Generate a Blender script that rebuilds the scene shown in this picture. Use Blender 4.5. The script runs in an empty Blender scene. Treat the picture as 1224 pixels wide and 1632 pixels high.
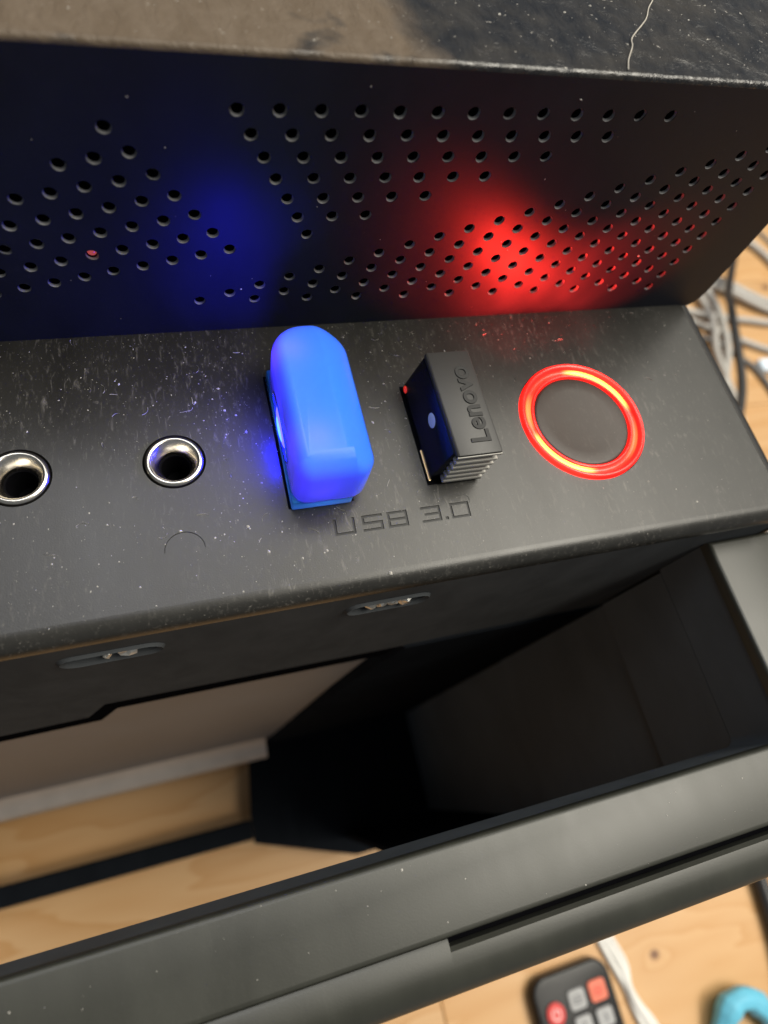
import bpy, bmesh, math, random
from mathutils import Vector, Matrix
from mathutils.geometry import delaunay_2d_cdt

random.seed(11)
MM = 0.001
scene = bpy.context.scene
COL = scene.collection
PI = math.pi

# ------------------------------------------------------------------ camera
cam_d = bpy.data.cameras.new('camera')
cam = bpy.data.objects.new('camera', cam_d)
COL.objects.link(cam)
scene.camera = cam
RIGHT = Vector((0.95235122, -0.23315112, 0.19664105))
DOWN = Vector((-0.13561595, -0.90117499, -0.41169399))
FWD = Vector((0.27319492, 0.36540961, -0.88985412))
m = Matrix.Identity(4)
for r in range(3):
    m[r][0] = RIGHT[r]
    m[r][1] = -DOWN[r]
    m[r][2] = -FWD[r]
m.translation = Vector((-25.98622, -42.35259, 75.63760)) * MM
cam.matrix_world = m
cam_d.sensor_fit = 'HORIZONTAL'
cam_d.sensor_width = 36.0
cam_d.lens = 988.115 / 1224 * 36.0
cam_d.clip_start = 0.002
cam_d.clip_end = 20.0
cam_d.dof.use_dof = True
cam_d.dof.focus_distance = 0.083
cam_d.dof.aperture_fstop = 23.0

# ------------------------------------------------------------------ light
world = bpy.data.worlds.new('World')
scene.world = world
world.use_nodes = True
bg = world.node_tree.nodes['Background']
bg.inputs[0].default_value = (0.90, 0.95, 1.0, 1)
bg.inputs[1].default_value = 0.19


def area_lamp(name, loc, target, sx, sy, watts, col):
    d = bpy.data.lights.new(name, 'AREA')
    d.shape = 'RECTANGLE'
    d.size = sx
    d.size_y = sy
    d.energy = watts
    d.color = col
    o = bpy.data.objects.new(name, d)
    COL.objects.link(o)
    o.location = loc
    o.rotation_euler = (Vector(target) - Vector(loc)).to_track_quat('-Z', 'Y').to_euler()
    return o


# a big bright roof window high up on the right, a ceiling fitting overhead and a smaller cool window on the left
area_lamp('window_light', (1.05, 0.22, 1.9), (0.05, 0.0, 0), 1.7, 1.3, 60, (1.0, 0.945, 0.82))
area_lamp('ceiling_light', (0.98, -0.28, 2.0), (0.1, 0.0, 0), 1.3, 0.40, 24, (1.0, 0.945, 0.82))
area_lamp('left_window_light', (-0.28, 0.78, 2.0), (0.0, 0.0, 0), 0.9, 0.75, 14, (0.96, 0.96, 0.98))

vs = scene.view_settings
vs.view_transform = 'Standard'
vs.look = 'None'
vs.exposure = 0.0
vs.gamma = 1.0
vs.use_curve_mapping = False
scene.cycles.max_bounces = 10
scene.cycles.sample_clamp_indirect = 4.0

# ------------------------------------------------------------------ materials


class NT:
    def __init__(self, name):
        self.mat = bpy.data.materials.new(name)
        self.mat.use_nodes = True
        self.t = self.mat.node_tree
        self.t.nodes.clear()
        self.out = self.t.nodes.new('ShaderNodeOutputMaterial')

    def n(self, kind, **kw):
        nd = self.t.nodes.new(kind)
        for k, v in kw.items():
            setattr(nd, k, v)
        return nd

    def l(self, a, b):
        self.t.links.new(a, b)

    def val(self, sock, v):
        if hasattr(v, 'is_linked'):
            self.l(v, sock)
        else:
            sock.default_value = v

    def pos(self):
        return self.n('ShaderNodeNewGeometry').outputs['Position']

    def mapping(self, vec, scale=(1, 1, 1), rot=(0, 0, 0), loc=(0, 0, 0)):
        mp = self.n('ShaderNodeMapping')
        self.l(vec, mp.inputs['Vector'])
        mp.inputs['Scale'].default_value = scale
        mp.inputs['Rotation'].default_value = rot
        mp.inputs['Location'].default_value = loc
        return mp.outputs[0]

    def noise(self, vec, scale, detail=4, rough=0.55, dist=0.0):
        nd = self.n('ShaderNodeTexNoise')
        self.l(vec, nd.inputs['Vector'])
        nd.inputs['Scale'].default_value = scale
        nd.inputs['Detail'].default_value = detail
        nd.inputs['Roughness'].default_value = rough
        nd.inputs['Distortion'].default_value = dist
        return nd.outputs['Fac']

    def ramp(self, fac, *stops):
        nd = self.n('ShaderNodeValToRGB')
        self.l(fac, nd.inputs[0])
        el = nd.color_ramp.elements
        while len(el) < len(stops):
            el.new(0.5)
        for e, (p, c) in zip(el, stops):
            e.position = p
            e.color = (c, c, c, 1) if isinstance(c, (int, float)) else (*c, 1)
        return nd.outputs[0]

    def math(self, op, a, b=0.0, c=0.0):
        nd = self.n('ShaderNodeMath', operation=op)
        self.val(nd.inputs[0], a)
        self.val(nd.inputs[1], b)
        self.val(nd.inputs[2], c)
        return nd.outputs[0]

    def mix(self, fac, a, b):
        nd = self.n('ShaderNodeMix', data_type='RGBA')
        self.val(nd.inputs[0], fac)
        for s, v in ((nd.inputs[6], a), (nd.inputs[7], b)):
            if isinstance(v, tuple):
                s.default_value = (*v, 1)
            else:
                self.l(v, s)
        return nd.outputs[2]

    def bump(self, h, strength, dist):
        nd = self.n('ShaderNodeBump')
        nd.inputs['Strength'].default_value = strength
        nd.inputs['Distance'].default_value = dist
        self.l(h, nd.inputs['Height'])
        return nd.outputs[0]

    def pbr(self, col, rough=0.5, metal=0.0, spec=0.5, bump=None, **kw):
        p = self.n('ShaderNodeBsdfPrincipled')
        if isinstance(col, tuple):
            p.inputs['Base Color'].default_value = (*col, 1)
        else:
            self.l(col, p.inputs['Base Color'])
        self.val(p.inputs['Roughness'], rough)
        self.val(p.inputs['Metallic'], metal)
        self.val(p.inputs['Specular IOR Level'], spec)
        if bump is not None:
            self.l(bump, p.inputs['Normal'])
        for k, v in kw.items():
            p.inputs[k.replace('_', ' ')].default_value = v
        self.l(p.outputs[0], self.out.inputs[0])
        return p


def plastic(name, base, rough, spec=0.5, dust=0.0, dustcol=(0.30, 0.28, 0.25), grain=0.35, dust_axis='xy'):
    """moulded black plastic with fine texture, smears and a film of dust"""
    N = NT(name)
    p = N.pos()
    smear = N.noise(N.mapping(p, (1, 0.35, 0.6), (0, 0, 0.7)), 130, 5, 0.6, 0.4)
    fine = N.noise(p, 5200, 2, 0.5)
    r = N.math('MULTIPLY_ADD', smear, 0.16, rough - 0.08)
    b = N.bump(fine, grain, 0.00004)
    c = N.mix(N.ramp(smear, (0.35, 0.0), (0.75, 1.0)), base, tuple(v * 1.35 for v in base))
    if dust > 0:
        area = N.ramp(N.noise(p, 38, 4, 0.6), (0.40, 0.0), (0.66, 1.0))
        streak = N.ramp(N.noise(N.mapping(p, (1.0, 0.28, 1.0), (0, 0, -0.75)), 1500, 5, 0.75, 0.6),
                        (0.55, 0.0), (0.74, 1.0))
        speck = N.ramp(N.noise(p, 2600, 3, 0.6), (0.66, 0.0), (0.72, 1.0))
        f = N.math('MAXIMUM', N.math('MULTIPLY', streak, 0.6), speck)
        f = N.math('MULTIPLY', f, N.math('MULTIPLY_ADD', area, 0.85, 0.15))
        f = N.math('MULTIPLY', f, dust)
        c = N.mix(f, c, dustcol)
        r = N.math('ADD', r, N.math('MULTIPLY', f, 0.4))
    N.pbr(c, r, 0, spec, b)
    return N.mat


M = {}
M['panel'] = plastic('matte_black_plastic', (0.0165, 0.0158, 0.0140), 0.36, 0.46, dust=0.8)
M['wall'] = plastic('black_satin_plastic', (0.0105, 0.0125, 0.019), 0.48, 0.17, dust=0.05, grain=0.2)
M['lit_lip'] = plastic('lit_edge_plastic', (0.17, 0.17, 0.175), 0.35, 0.5, grain=0.1)  # paler than the wall, painting light caught by the hole edges
M['front'] = plastic('black_face_plastic', (0.058, 0.062, 0.066), 0.7, 0.0, dust=0.0)
M['bezel'] = plastic('grey_black_bezel_plastic', (0.022, 0.0225, 0.0175), 0.42, 0.5, dust=0.05, grain=0.15)
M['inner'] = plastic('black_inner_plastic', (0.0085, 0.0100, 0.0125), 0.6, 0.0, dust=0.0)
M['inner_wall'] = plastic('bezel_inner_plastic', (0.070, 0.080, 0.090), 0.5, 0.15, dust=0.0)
M['side'] = plastic('black_side_plastic', (0.008, 0.008, 0.009), 0.45, 0.22)
M['button'] = plastic('button_plastic', (0.026, 0.018, 0.014), 0.40, 0.36, dust=0.3)


def simple(name, col, rough=0.5, metal=0.0, spec=0.5, nscale=900, namp=0.12, **kw):
    N = NT(name)
    f = N.noise(N.pos(), nscale, 4)
    c = N.mix(f, tuple(v * (1 - namp) for v in col), tuple(min(1, v * (1 + namp)) for v in col))
    N.pbr(c, N.math('MULTIPLY_ADD', f, 0.1, rough - 0.05), metal, spec, **kw)
    return N.mat


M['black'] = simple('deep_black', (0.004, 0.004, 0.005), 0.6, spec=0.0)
M['letter'] = simple('dark_lettering', (0.010, 0.010, 0.010), 0.5, spec=0.35)
M['nickel'] = simple('worn_nickel', (0.66, 0.62, 0.55), 0.24, 1.0)
M['steel'] = simple('painted_steel', (0.135, 0.145, 0.165), 0.5, 0.0, 0.4, 60, 0.2)
M['lip'] = simple('bare_steel_lip', (0.42, 0.385, 0.355), 0.45, 0.2, 0.5, 120, 0.2)
M['foil'] = simple('crumpled_foil', (0.50, 0.49, 0.46), 0.3, 0.6)
M['stick_top'] = simple('stick_grey_plastic', (0.030, 0.029, 0.028), 0.45, 0.0, 0.42, 3000, 0.1)
M['stick_side'] = simple('stick_glossy_side', (0.006, 0.006, 0.012), 0.22, 0.0, 0.5)
M['stick_rib'] = simple('stick_rib_plastic', (0.36, 0.345, 0.31), 0.5, 0.0, 0.5)
M['brass'] = simple('gilded_shell', (0.60, 0.44, 0.24), 0.35, 1.0)
M['pale_dot'] = simple('pale_dot', (0.52, 0.60, 0.74), 0.4)
M['dust'] = simple('dust_flecks', (0.46, 0.44, 0.40), 0.9, spec=0.1)
M['fibre'] = simple('pale_fibre', (0.50, 0.46, 0.40), 0.8, spec=0.2)
M['grey_cable'] = simple('grey_cable_sheath', (0.42, 0.40, 0.37), 0.5)
M['dark_cable'] = simple('dark_grey_cable_sheath', (0.13, 0.125, 0.12), 0.5)
M['black_cable'] = simple('black_cable_sheath', (0.016, 0.016, 0.017), 0.4)
M['white_cable'] = simple('white_cable_sheath', (0.72, 0.70, 0.66), 0.42)
M['ice'] = simple('pale_plug_plastic', (0.66, 0.76, 0.86), 0.4)
M['hook'] = simple('sky_blue_plastic', (0.13, 0.47, 0.64), 0.5, nscale=200, namp=0.2)
M['remote'] = simple('remote_black_plastic', (0.006, 0.006, 0.007), 0.3, spec=0.25)
M['key_grey'] = simple('grey_rubber_key', (0.36, 0.36, 0.36), 0.6)
M['key_red'] = simple('red_rubber_key', (0.60, 0.035, 0.03), 0.5)
M['key_salmon'] = simple('salmon_rubber_key', (0.72, 0.17, 0.10), 0.55)
M['key_print'] = simple('dark_key_print', (0.06, 0.06, 0.07), 0.6)
M['key_print_white'] = simple('white_key_print', (0.8, 0.76, 0.74), 0.6)
M['red_bead'] = NT('red_bead_blank').mat


def emit(name, col, strength, attr=None, col2=None):
    N = NT(name)
    p = N.n('ShaderNodeBsdfPrincipled')
    p.inputs['Base Color'].default_value = (0.35, 0.02, 0.015, 1)
    p.inputs['Roughness'].default_value = 0.25
    if attr:
        a = N.n('ShaderNodeAttribute', attribute_name=attr)
        N.l(N.mix(a.outputs['Fac'], col, col2), p.inputs['Emission Color'])
        N.l(N.math('MULTIPLY_ADD', a.outputs['Fac'], strength[1] - strength[0], strength[0]), p.inputs['Emission Strength'])
    else:
        p.inputs['Emission Color'].default_value = (*col, 1)
        p.inputs['Emission Strength'].default_value = strength
    N.l(p.outputs[0], N.out.inputs[0])
    return N.mat


M['ring'] = emit('red_light_pipe', (1.0, 0.006, 0.004), (2.2, 6.0), 'glow', (1.0, 0.007, 0.004))
M['ring_core'] = emit('red_light_core', (1.0, 0.012, 0.005), (4.0, 30.0), 'glow', (1.0, 0.075, 0.011))
M['red_bead'] = emit('red_bead_glow', (1.0, 0.05, 0.02), 0.5)
M['pink_glint'] = emit('pink_glint_glow', (1.0, 0.16, 0.16), 0.35)


def dongle_mat():
    N = NT('translucent_blue_plastic')
    f = N.noise(N.pos(), 220, 3)
    c = N.mix(f, (0.030, 0.27, 0.66), (0.040, 0.31, 0.72))
    d = N.n('ShaderNodeBsdfDiffuse')
    t = N.n('ShaderNodeBsdfTranslucent')
    g = N.n('ShaderNodeBsdfGlossy')
    N.l(c, d.inputs['Color'])
    t.inputs['Color'].default_value = (0.40, 0.30, 1.0, 1)
    g.inputs['Roughness'].default_value = 0.20
    m1 = N.n('ShaderNodeMixShader')
    m1.inputs[0].default_value = 0.42
    N.l(d.outputs[0], m1.inputs[1])
    N.l(t.outputs[0], m1.inputs[2])
    fr = N.n('ShaderNodeFresnel')
    fr.inputs[0].default_value = 1.36
    m2 = N.n('ShaderNodeMixShader')
    N.l(fr.outputs[0], m2.inputs[0])
    N.l(m1.outputs[0], m2.inputs[1])
    N.l(g.outputs[0], m2.inputs[2])
    N.l(m2.outputs[0], N.out.inputs[0])
    return N.mat


M['dongle'] = dongle_mat()
M['lens'] = emit('blue_glowing_lens', (0.0010, 0.0010, 1.0), 260.0)
M['lens_core'] = emit('blue_glowing_lens_core', (0.002, 0.009, 1.0), 90.0)

# knots on the boards, table coordinates in mm
KNOTS = [(149.6, -154.9, 1.7), (451.3, 245.9, 2.6), (60, -60, 5), (300, 60, 5), (250, -260, 6)]


def wood_mat():
    N = NT('oiled_pine')
    p = N.pos()
    oi = N.n('ShaderNodeObjectInfo')
    off = N.n('ShaderNodeVectorMath', operation='SCALE')
    off.inputs[0].default_value = (1.7, 0.9, 0.3)
    N.l(oi.outputs['Random'], off.inputs['Scale'])
    add = N.n('ShaderNodeVectorMath', operation='ADD')
    N.l(p, add.inputs[0])
    N.l(off.outputs[0], add.inputs[1])
    v = add.outputs[0]
    # knots push the rings aside
    kf = None
    for kx, ky, kr in KNOTS:
        dd = N.n('ShaderNodeVectorMath', operation='DISTANCE')
        N.l(N.mapping(p, (0.8, 1.0, 0.0)), dd.inputs[0])
        dd.inputs[1].default_value = (kx * MM * 0.8, ky * MM, 0)
        g = N.math('DIVIDE', dd.outputs['Value'], kr * MM)
        kf = g if kf is None else N.math('MINIMUM', kf, g)
    push = N.math('DIVIDE', 1.0, N.math('MULTIPLY_ADD', kf, 0.6, 1.0))
    w = N.noise(N.mapping(v, (5, 26, 26)), 1.0, 3, 0.5, 0.3)
    ringv = N.math('ADD', N.math('MULTIPLY', w, 9.0), N.math('MULTIPLY', push, 3.2))
    rings = N.math('FRACT', ringv)
    ring = N.ramp(rings, (0.0, 0.0), (0.72, 0.55), (0.93, 1.0), (1.0, 0.0))
    fib = N.noise(N.mapping(v, (40, 1500, 1500)), 1.0, 4, 0.6)
    tone = N.noise(N.mapping(v, (3, 9, 9)), 1.0, 3)
    c = N.mix(N.math('MULTIPLY', ring, 0.95), (0.53, 0.345, 0.180), (0.41, 0.22, 0.082))
    c = N.mix(N.math('MULTIPLY', fib, 0.45), c, (0.50, 0.27, 0.10))
    c = N.mix(N.ramp(tone, (0.35, 0.0), (0.75, 0.45)), c, (0.62, 0.33, 0.12))
    c = N.mix(N.ramp(N.math('MULTIPLY', kf, 0.2), (0.0, 1.0), (0.17, 0.85), (0.30, 0.0)), c, (0.12, 0.042, 0.014))
    b = N.bump(fib, 0.15, 0.0002)
    N.pbr(c, N.math('MULTIPLY_ADD', fib, 0.2, 0.34), 0, 0.45, b)
    return N.mat


M['wood'] = wood_mat()


def dusty_top_mat():
    """smoky glossy top plate: brown dust film at one end, mottled and speckled at the other"""
    N = NT('dusty_smoked_plate')
    p = N.pos()
    sx = N.n('ShaderNodeSeparateXYZ')
    N.l(p, sx.inputs[0])
    warp = N.noise(p, 70, 4, 0.6)
    u = N.math('ADD', sx.outputs[0], N.math('MULTIPLY', sx.outputs[1], 0.25))
    u = N.math('ADD', u, N.math('MULTIPLY_ADD', warp, 0.010, -0.005))
    film = N.ramp(N.math('MULTIPLY_ADD', u, 8.0, 0.5), (0.0, 1.0), (0.555, 1.0), (0.585, 0.0), (1.0, 0.0))
    blot = N.ramp(N.noise(N.mapping(p, (1, 1, 1), (0, 0, 0), (0.011, 0.003, 0)), 62, 4, 0.6, 0.3), (0.36, 0.0), (0.44, 1.0))
    mott = N.ramp(N.noise(N.mapping(p, (1, 0.6, 1), (0, 0, 0.5)), 330, 6, 0.7, 0.5), (0.40, 0.0), (0.75, 1.0))
    fog = N.ramp(N.noise(N.mapping(p, (1, 1.6, 1), (0, 0, 0.3)), 60, 5, 0.65, 0.4), (0.45, 0.0), (0.75, 1.0))
    speck = N.ramp(N.noise(p, 900, 4, 0.7), (0.665, 0.0), (0.70, 1.0))
    dark = N.mix(fog, (0.006, 0.007, 0.010), (0.036, 0.031, 0.025))
    dark = N.mix(N.math('MULTIPLY', mott, 0.5), dark, (0.060, 0.054, 0.047))
    brown = N.mix(mott, (0.098, 0.072, 0.048), (0.130, 0.100, 0.072))
    f = N.math('MULTIPLY', film, blot)
    c = N.mix(f, dark, brown)
    c = N.mix(N.math('MULTIPLY', speck, N.math('MULTIPLY_ADD', film, -0.45, 0.75)), c, (0.50, 0.47, 0.42))
    rip = N.noise(N.mapping(p, (1, 0.5, 1), (0, 0, 0.4)), 520, 5, 0.65, 0.8)
    b = N.bump(rip, 0.5, 0.0007)
    N.pbr(c, N.math('MULTIPLY_ADD', f, 0.25, 0.24), 0, N.math('MULTIPLY_ADD', f, -0.25, 0.5), b)
    return N.mat


M['top'] = dusty_top_mat()

# ------------------------------------------------------------------ mesh helpers (all lengths in mm)


def link(name, bm, mat, parent=None, smooth=None, loc=None):
    """link a bmesh (in mm) as one mesh object"""
    bmesh.ops.scale(bm, vec=(MM, MM, MM), verts=bm.verts)
    me = bpy.data.meshes.new(name)
    bm.to_mesh(me)
    bm.free()
    if isinstance(mat, (list, tuple)):
        for x in mat:
            me.materials.append(M[x])
    else:
        me.materials.append(M[mat])
    if smooth is not None:
        me.polygons.foreach_set('use_smooth', [True] * len(me.polygons))
        if smooth < 180:
            me.set_sharp_from_angle(angle=math.radians(smooth))
    o = bpy.data.objects.new(name, me)
    COL.objects.link(o)
    if parent is not None:
        o.parent = parent
        o.matrix_parent_inverse = Matrix.Identity(4)
        o.location = -PARENT_AT.get(parent.name, Vector((0, 0, 0)))
    return o


PARENT_AT = {}


def thing(name, label, cat, at=(0, 0, 0), group=None):
    o = bpy.data.objects.new(name, None)
    o.empty_display_size = 0.01
    COL.objects.link(o)
    o.location = Vector(at) * MM
    PARENT_AT[o.name] = Vector(at) * MM
    o['label'] = label
    o['category'] = cat
    if group:
        o['group'] = group
    return o


def tag(o, label, cat, group=None, kind=None):
    o['label'] = label
    o['category'] = cat
    if group:
        o['group'] = group
    if kind:
        o['kind'] = kind
    return o


def box(bm, x0, x1, y0, y1, z0, z1, bev=0.0, seg=2):
    r = bmesh.ops.create_cube(bm, size=1.0)
    vs_ = r['verts']
    for v in vs_:
        v.co = Vector((x0 + (v.co.x + .5) * (x1 - x0), y0 + (v.co.y + .5) * (y1 - y0), z0 + (v.co.z + .5) * (z1 - z0)))
    if bev > 0:
        es = list({e for v in vs_ for e in v.link_edges})
        bmesh.ops.bevel(bm, geom=es, offset=bev, segments=seg, profile=0.5, affect='EDGES', clamp_overlap=True)
    return bm


def lathe(bm, prof, cx, cy, seg=64, closed=False, attr=None):
    """prof: list of (r, z); vertical axis through cx, cy"""
    lay = bm.verts.layers.float.new('glow') if attr else None
    rows = []
    for k in range(seg):
        a = 2 * PI * k / seg
        row = []
        for r, z in prof:
            v = bm.verts.new((cx + r * math.cos(a), cy + r * math.sin(a), z))
            if lay:
                v[lay] = attr(a)
            row.append(v)
        rows.append(row)
    n = len(prof)
    for k in range(seg):
        A, B = rows[k], rows[(k + 1) % seg]
        for i in range(n if closed else n - 1):
            j = (i + 1) % n
            bm.faces.new((A[i], B[i], B[j], A[j]))
    return bm


def disc(bm, cx, cy, z, r, seg=48, dish=0.0):
    c = bm.verts.new((cx, cy, z - dish))
    rings = []
    for f in (0.25, 0.5, 0.75, 1.0):
        rings.append([bm.verts.new((cx + r * f * math.cos(2 * PI * k / seg), cy + r * f * math.sin(2 * PI * k / seg),
                                    z - dish * (1 - f * f))) for k in range(seg)])
    for k in range(seg):
        j = (k + 1) % seg
        bm.faces.new((c, rings[0][k], rings[0][j]))
        for a, b in zip(rings, rings[1:]):
            bm.faces.new((a[k], b[k], b[j], a[j]))
    return bm


def tube(bm, pts, r, seg=10, sub=6):
    """smooth tube through pts (Catmull-Rom)"""
    P = [Vector(p) for p in pts]
    if sub > 1:
        Q = []
        E = [P[0] * 2 - P[1]] + P + [P[-1] * 2 - P[-2]]
        for i in range(1, len(E) - 2):
            for s in range(sub):
                t = s / sub
                a, b, c, d = E[i - 1], E[i], E[i + 1], E[i + 2]
                Q.append(0.5 * ((2 * b) + (c - a) * t + (2 * a - 5 * b + 4 * c - d) * t * t + (3 * b - a - 3 * c + d) * t ** 3))
        Q.append(P[-1])
        P = Q
    rings = []
    up = Vector((0, 0, 1))
    for i, p in enumerate(P):
        t = (P[min(i + 1, len(P) - 1)] - P[max(i - 1, 0)]).normalized()
        s = t.cross(up)
        if s.length < 1e-4:
            s = Vector((1, 0, 0))
        s.normalize()
        n = s.cross(t)
        rr = r(i / (len(P) - 1)) if callable(r) else r
        rings.append([bm.verts.new(p + (s * math.cos(2 * PI * k / seg) + n * math.sin(2 * PI * k / seg)) * rr) for k in range(seg)])
    for a, b in zip(rings, rings[1:]):
        for k in range(seg):
            j = (k + 1) % seg
            bm.faces.new((a[k], a[j], b[j], b[k]))
    bm.faces.new(rings[0])
    bm.faces.new(rings[-1][::-1])
    return bm


def circle(cx, cy, r, n=18):
    return [(cx + r * math.cos(2 * PI * k / n), cy + r * math.sin(2 * PI * k / n)) for k in range(n)]


def inside(p, poly):
    x, y = p
    c = False
    n = len(poly)
    for i in range(n):
        x0, y0 = poly[i]
        x1, y1 = poly[(i + 1) % n]
        if (y0 > y) != (y1 > y) and x < (x1 - x0) * (y - y0) / (y1 - y0) + x0:
            c = not c
    return c


def plate(bm, outer, holes, thick, mp):
    """flat plate with real holes. holes: (outline, [islands]); mp(u, v, depth) -> xyz"""
    V, Eg = [], []

    def loop(poly):
        s = len(V)
        V.extend(Vector(q) for q in poly)
        Eg.extend((s + i, s + (i + 1) % len(poly)) for i in range(len(poly)))

    loop(outer)
    for h, isl in holes:
        loop(h)
        for q in isl:
            loop(q)
    bb = [(min(x for x, _ in h), max(x for x, _ in h), min(y for _, y in h), max(y for _, y in h)) for h, _ in holes]
    vo, _, fo, _, _, _ = delaunay_2d_cdt(V, Eg, [], 0, 1e-6)
    tris = []
    for f in fo:
        cx = sum(vo[i].x for i in f) / len(f)
        cy = sum(vo[i].y for i in f) / len(f)
        if not inside((cx, cy), outer):
            continue
        hit = False
        for (h, isl), b in zip(holes, bb):
            if b[0] <= cx <= b[1] and b[2] <= cy <= b[3] and inside((cx, cy), h) and not any(inside((cx, cy), q) for q in isl):
                hit = True
                break
        if not hit:
            tris.append(tuple(f))
    cnt = {}
    for t in tris:
        for i in range(len(t)):
            a, b = t[i], t[(i + 1) % len(t)]
            cnt[(a, b)] = 1
    top = [bm.verts.new(mp(v.x, v.y, 0.0)) for v in vo]
    bot = [bm.verts.new(mp(v.x, v.y, thick)) for v in vo]
    for t in tris:
        bm.faces.new([top[i] for i in t])
        bm.faces.new([bot[i] for i in reversed(t)])
    for a, b in cnt:
        if (b, a) not in cnt:
            bm.faces.new((top[b], top[a], bot[a], bot[b]))
    loose = [v for v in bm.verts if not v.link_faces]
    bmesh.ops.delete(bm, geom=loose, context='VERTS')
    bmesh.ops.recalc_face_normals(bm, faces=bm.faces)
    return bm


def sweep(bm, prof, x0, x1):
    """extrude an open (y, z) profile along x, as a strip"""
    A = [bm.verts.new((x0, y, z)) for y, z in prof]
    B = [bm.verts.new((x1, y, z)) for y, z in prof]
    for i in range(len(prof) - 1):
        bm.faces.new((A[i], A[i + 1], B[i + 1], B[i]))
    return bm


def prism_x(bm, prof, x0, x1):
    """closed (y, z) outline extruded along x"""
    A = [bm.verts.new((x0, y, z)) for y, z in prof]
    B = [bm.verts.new((x1, y, z)) for y, z in prof]
    n = len(prof)
    for i in range(n):
        j = (i + 1) % n
        bm.faces.new((A[i], A[j], B[j], B[i]))
    bm.faces.new(A[::-1])
    bm.faces.new(B)
    bmesh.ops.recalc_face_normals(bm, faces=bm.faces)
    return bm


def arc(cy, cz, r, a0, a1, n=6):
    return [(cy + r * math.cos(math.radians(a0 + (a1 - a0) * i / n)), cz + r * math.sin(math.radians(a0 + (a1 - a0) * i / n))) for i in range(n + 1)]


def text_mesh(body, size, extrude, bevel=0.0, offset=0.0):
    cu = bpy.data.curves.new('lettering', 'FONT')
    cu.body = body
    cu.size = size
    cu.extrude = extrude
    cu.bevel_depth = bevel
    cu.offset = offset
    cu.align_x = 'LEFT'
    cu.resolution_u = 4
    o = bpy.data.objects.new('lettering_source', cu)
    COL.objects.link(o)
    dg = bpy.context.evaluated_depsgraph_get()
    me = bpy.data.meshes.new_from_object(o.evaluated_get(dg))
    bpy.data.objects.remove(o)
    bm = bmesh.new()
    bm.from_mesh(me)
    bpy.data.meshes.remove(me)
    return bm


# ------------------------------------------------------------------ the table (setting)
ZT = -250.0
X_L, X_R, Y_B = -140.0, 66.3, 240.0        # the case: left side, right side, back

table = bpy.data.objects.new('wooden_table', None)
COL.objects.link(table)
table.location = (0, 0, ZT * MM)
table['kind'] = 'structure'
PARENT_AT[table.name] = Vector((0, 0, ZT * MM))
YB = -452.5
k = 0
while YB < 760:
    w = 117.5
    cuts = [[-520, 43.0, 560, 1100], [-520, 250, 1100], [-520, -60, 610, 1100]][k % 3]
    if abs(YB - (-217.5)) < 1:
        cuts = [-520, 43.0, 620, 1100]
    for a, b in zip(cuts, cuts[1:]):
        bm = bmesh.new()
        box(bm, a + 0.15, b - 0.15, YB + 0.15, YB + w - 0.15, ZT - 18, ZT, 0.5, 2)
        link('board', bm, 'wood', table)
    YB += w
    k += 1

# ------------------------------------------------------------------ the computer case
case = thing('computer_case', 'black plastic computer case with lit power button, headphone jacks and perforated front wall', 'computer case',
             (-37, 110, ZT))

JACKS = [(-29.07, 0.1), (-47.76, 0.2)]
RING = (33.08, -0.38)
PX1, PY0, PY1 = 63.35, -21.8, 21.4

# --- engraved USB 3.0 outlines
def shift(poly, dx, dy, sk=0.0):
    return [(x + dx + y * sk, y + dy) for x, y in poly]


s_ = 0.36
LW, LH = 2.9, 2.35
def rect(x0, y0, x1, y1):
    return [(x0, y0), (x1, y0), (x1, y1), (x0, y1)]


U_ = [(0, 0), (LW, 0), (LW, LH), (LW - s_, LH), (LW - s_, s_), (s_, s_), (s_, LH), (0, LH)]
hm = LH / 2
S_ = [(0, 0), (LW, 0), (LW, hm + s_ / 2), (s_, hm + s_ / 2), (s_, LH - s_), (LW, LH - s_), (LW, LH), (0, LH),
      (0, hm - s_ / 2), (LW - s_, hm - s_ / 2), (LW - s_, s_), (0, s_)]
B_ = (rect(0, 0, LW, LH), [rect(s_, s_, LW - s_, hm - s_ / 2), rect(s_, hm + s_ / 2, LW - s_, LH - s_)])
T_ = [(0, 0), (LW, 0), (LW, LH), (0, LH), (0, LH - s_), (LW - s_, LH - s_), (LW - s_, hm + s_ / 2), (0.5, hm + s_ / 2),
      (0.5, hm - s_ / 2), (LW - s_, hm - s_ / 2), (LW - s_, s_), (0, s_)]
O_ = (rect(0, 0, LW, LH), [rect(s_, s_, LW - s_, LH - s_)])
TY = -13.75
engr = []
for item, dx in ((U_, -10.1), (S_, -6.2), (B_, -2.6), (T_, 2.3), (rect(0, 0, .45, .45), 5.75), (O_, 6.7)):
    if isinstance(item, tuple):
        engr.append((shift(item[0], dx, TY, 0.05), [shift(q, dx, TY, 0.05) for q in item[1]]))
    else:
        engr.append((shift(item, dx, TY, 0.05), []))
# worn headphone symbol: only its band is left
hx, hy = -29.1, -12.6
band = [(hx + 2.5 * math.cos(a), hy + 2.5 * math.sin(a)) for a in [PI * i / 14 for i in range(15)]] + \
       [(hx + 2.39 * math.cos(a), hy + 2.39 * math.sin(a)) for a in [PI * i / 14 for i in range(14, -1, -1)]]
engr.append((band, []))

bm = bmesh.new()
holes = [(circle(x, y, 4.02, 48), []) for x, y in JACKS] + [(circle(*RING, 10.7, 72), [])]
plate(bm, [(X_L, -19.4), (62.95, -19.4), (62.95, PY1), (X_L, PY1)], holes + engr, 0.14, lambda u, v, d: (u, v, -d))
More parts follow.
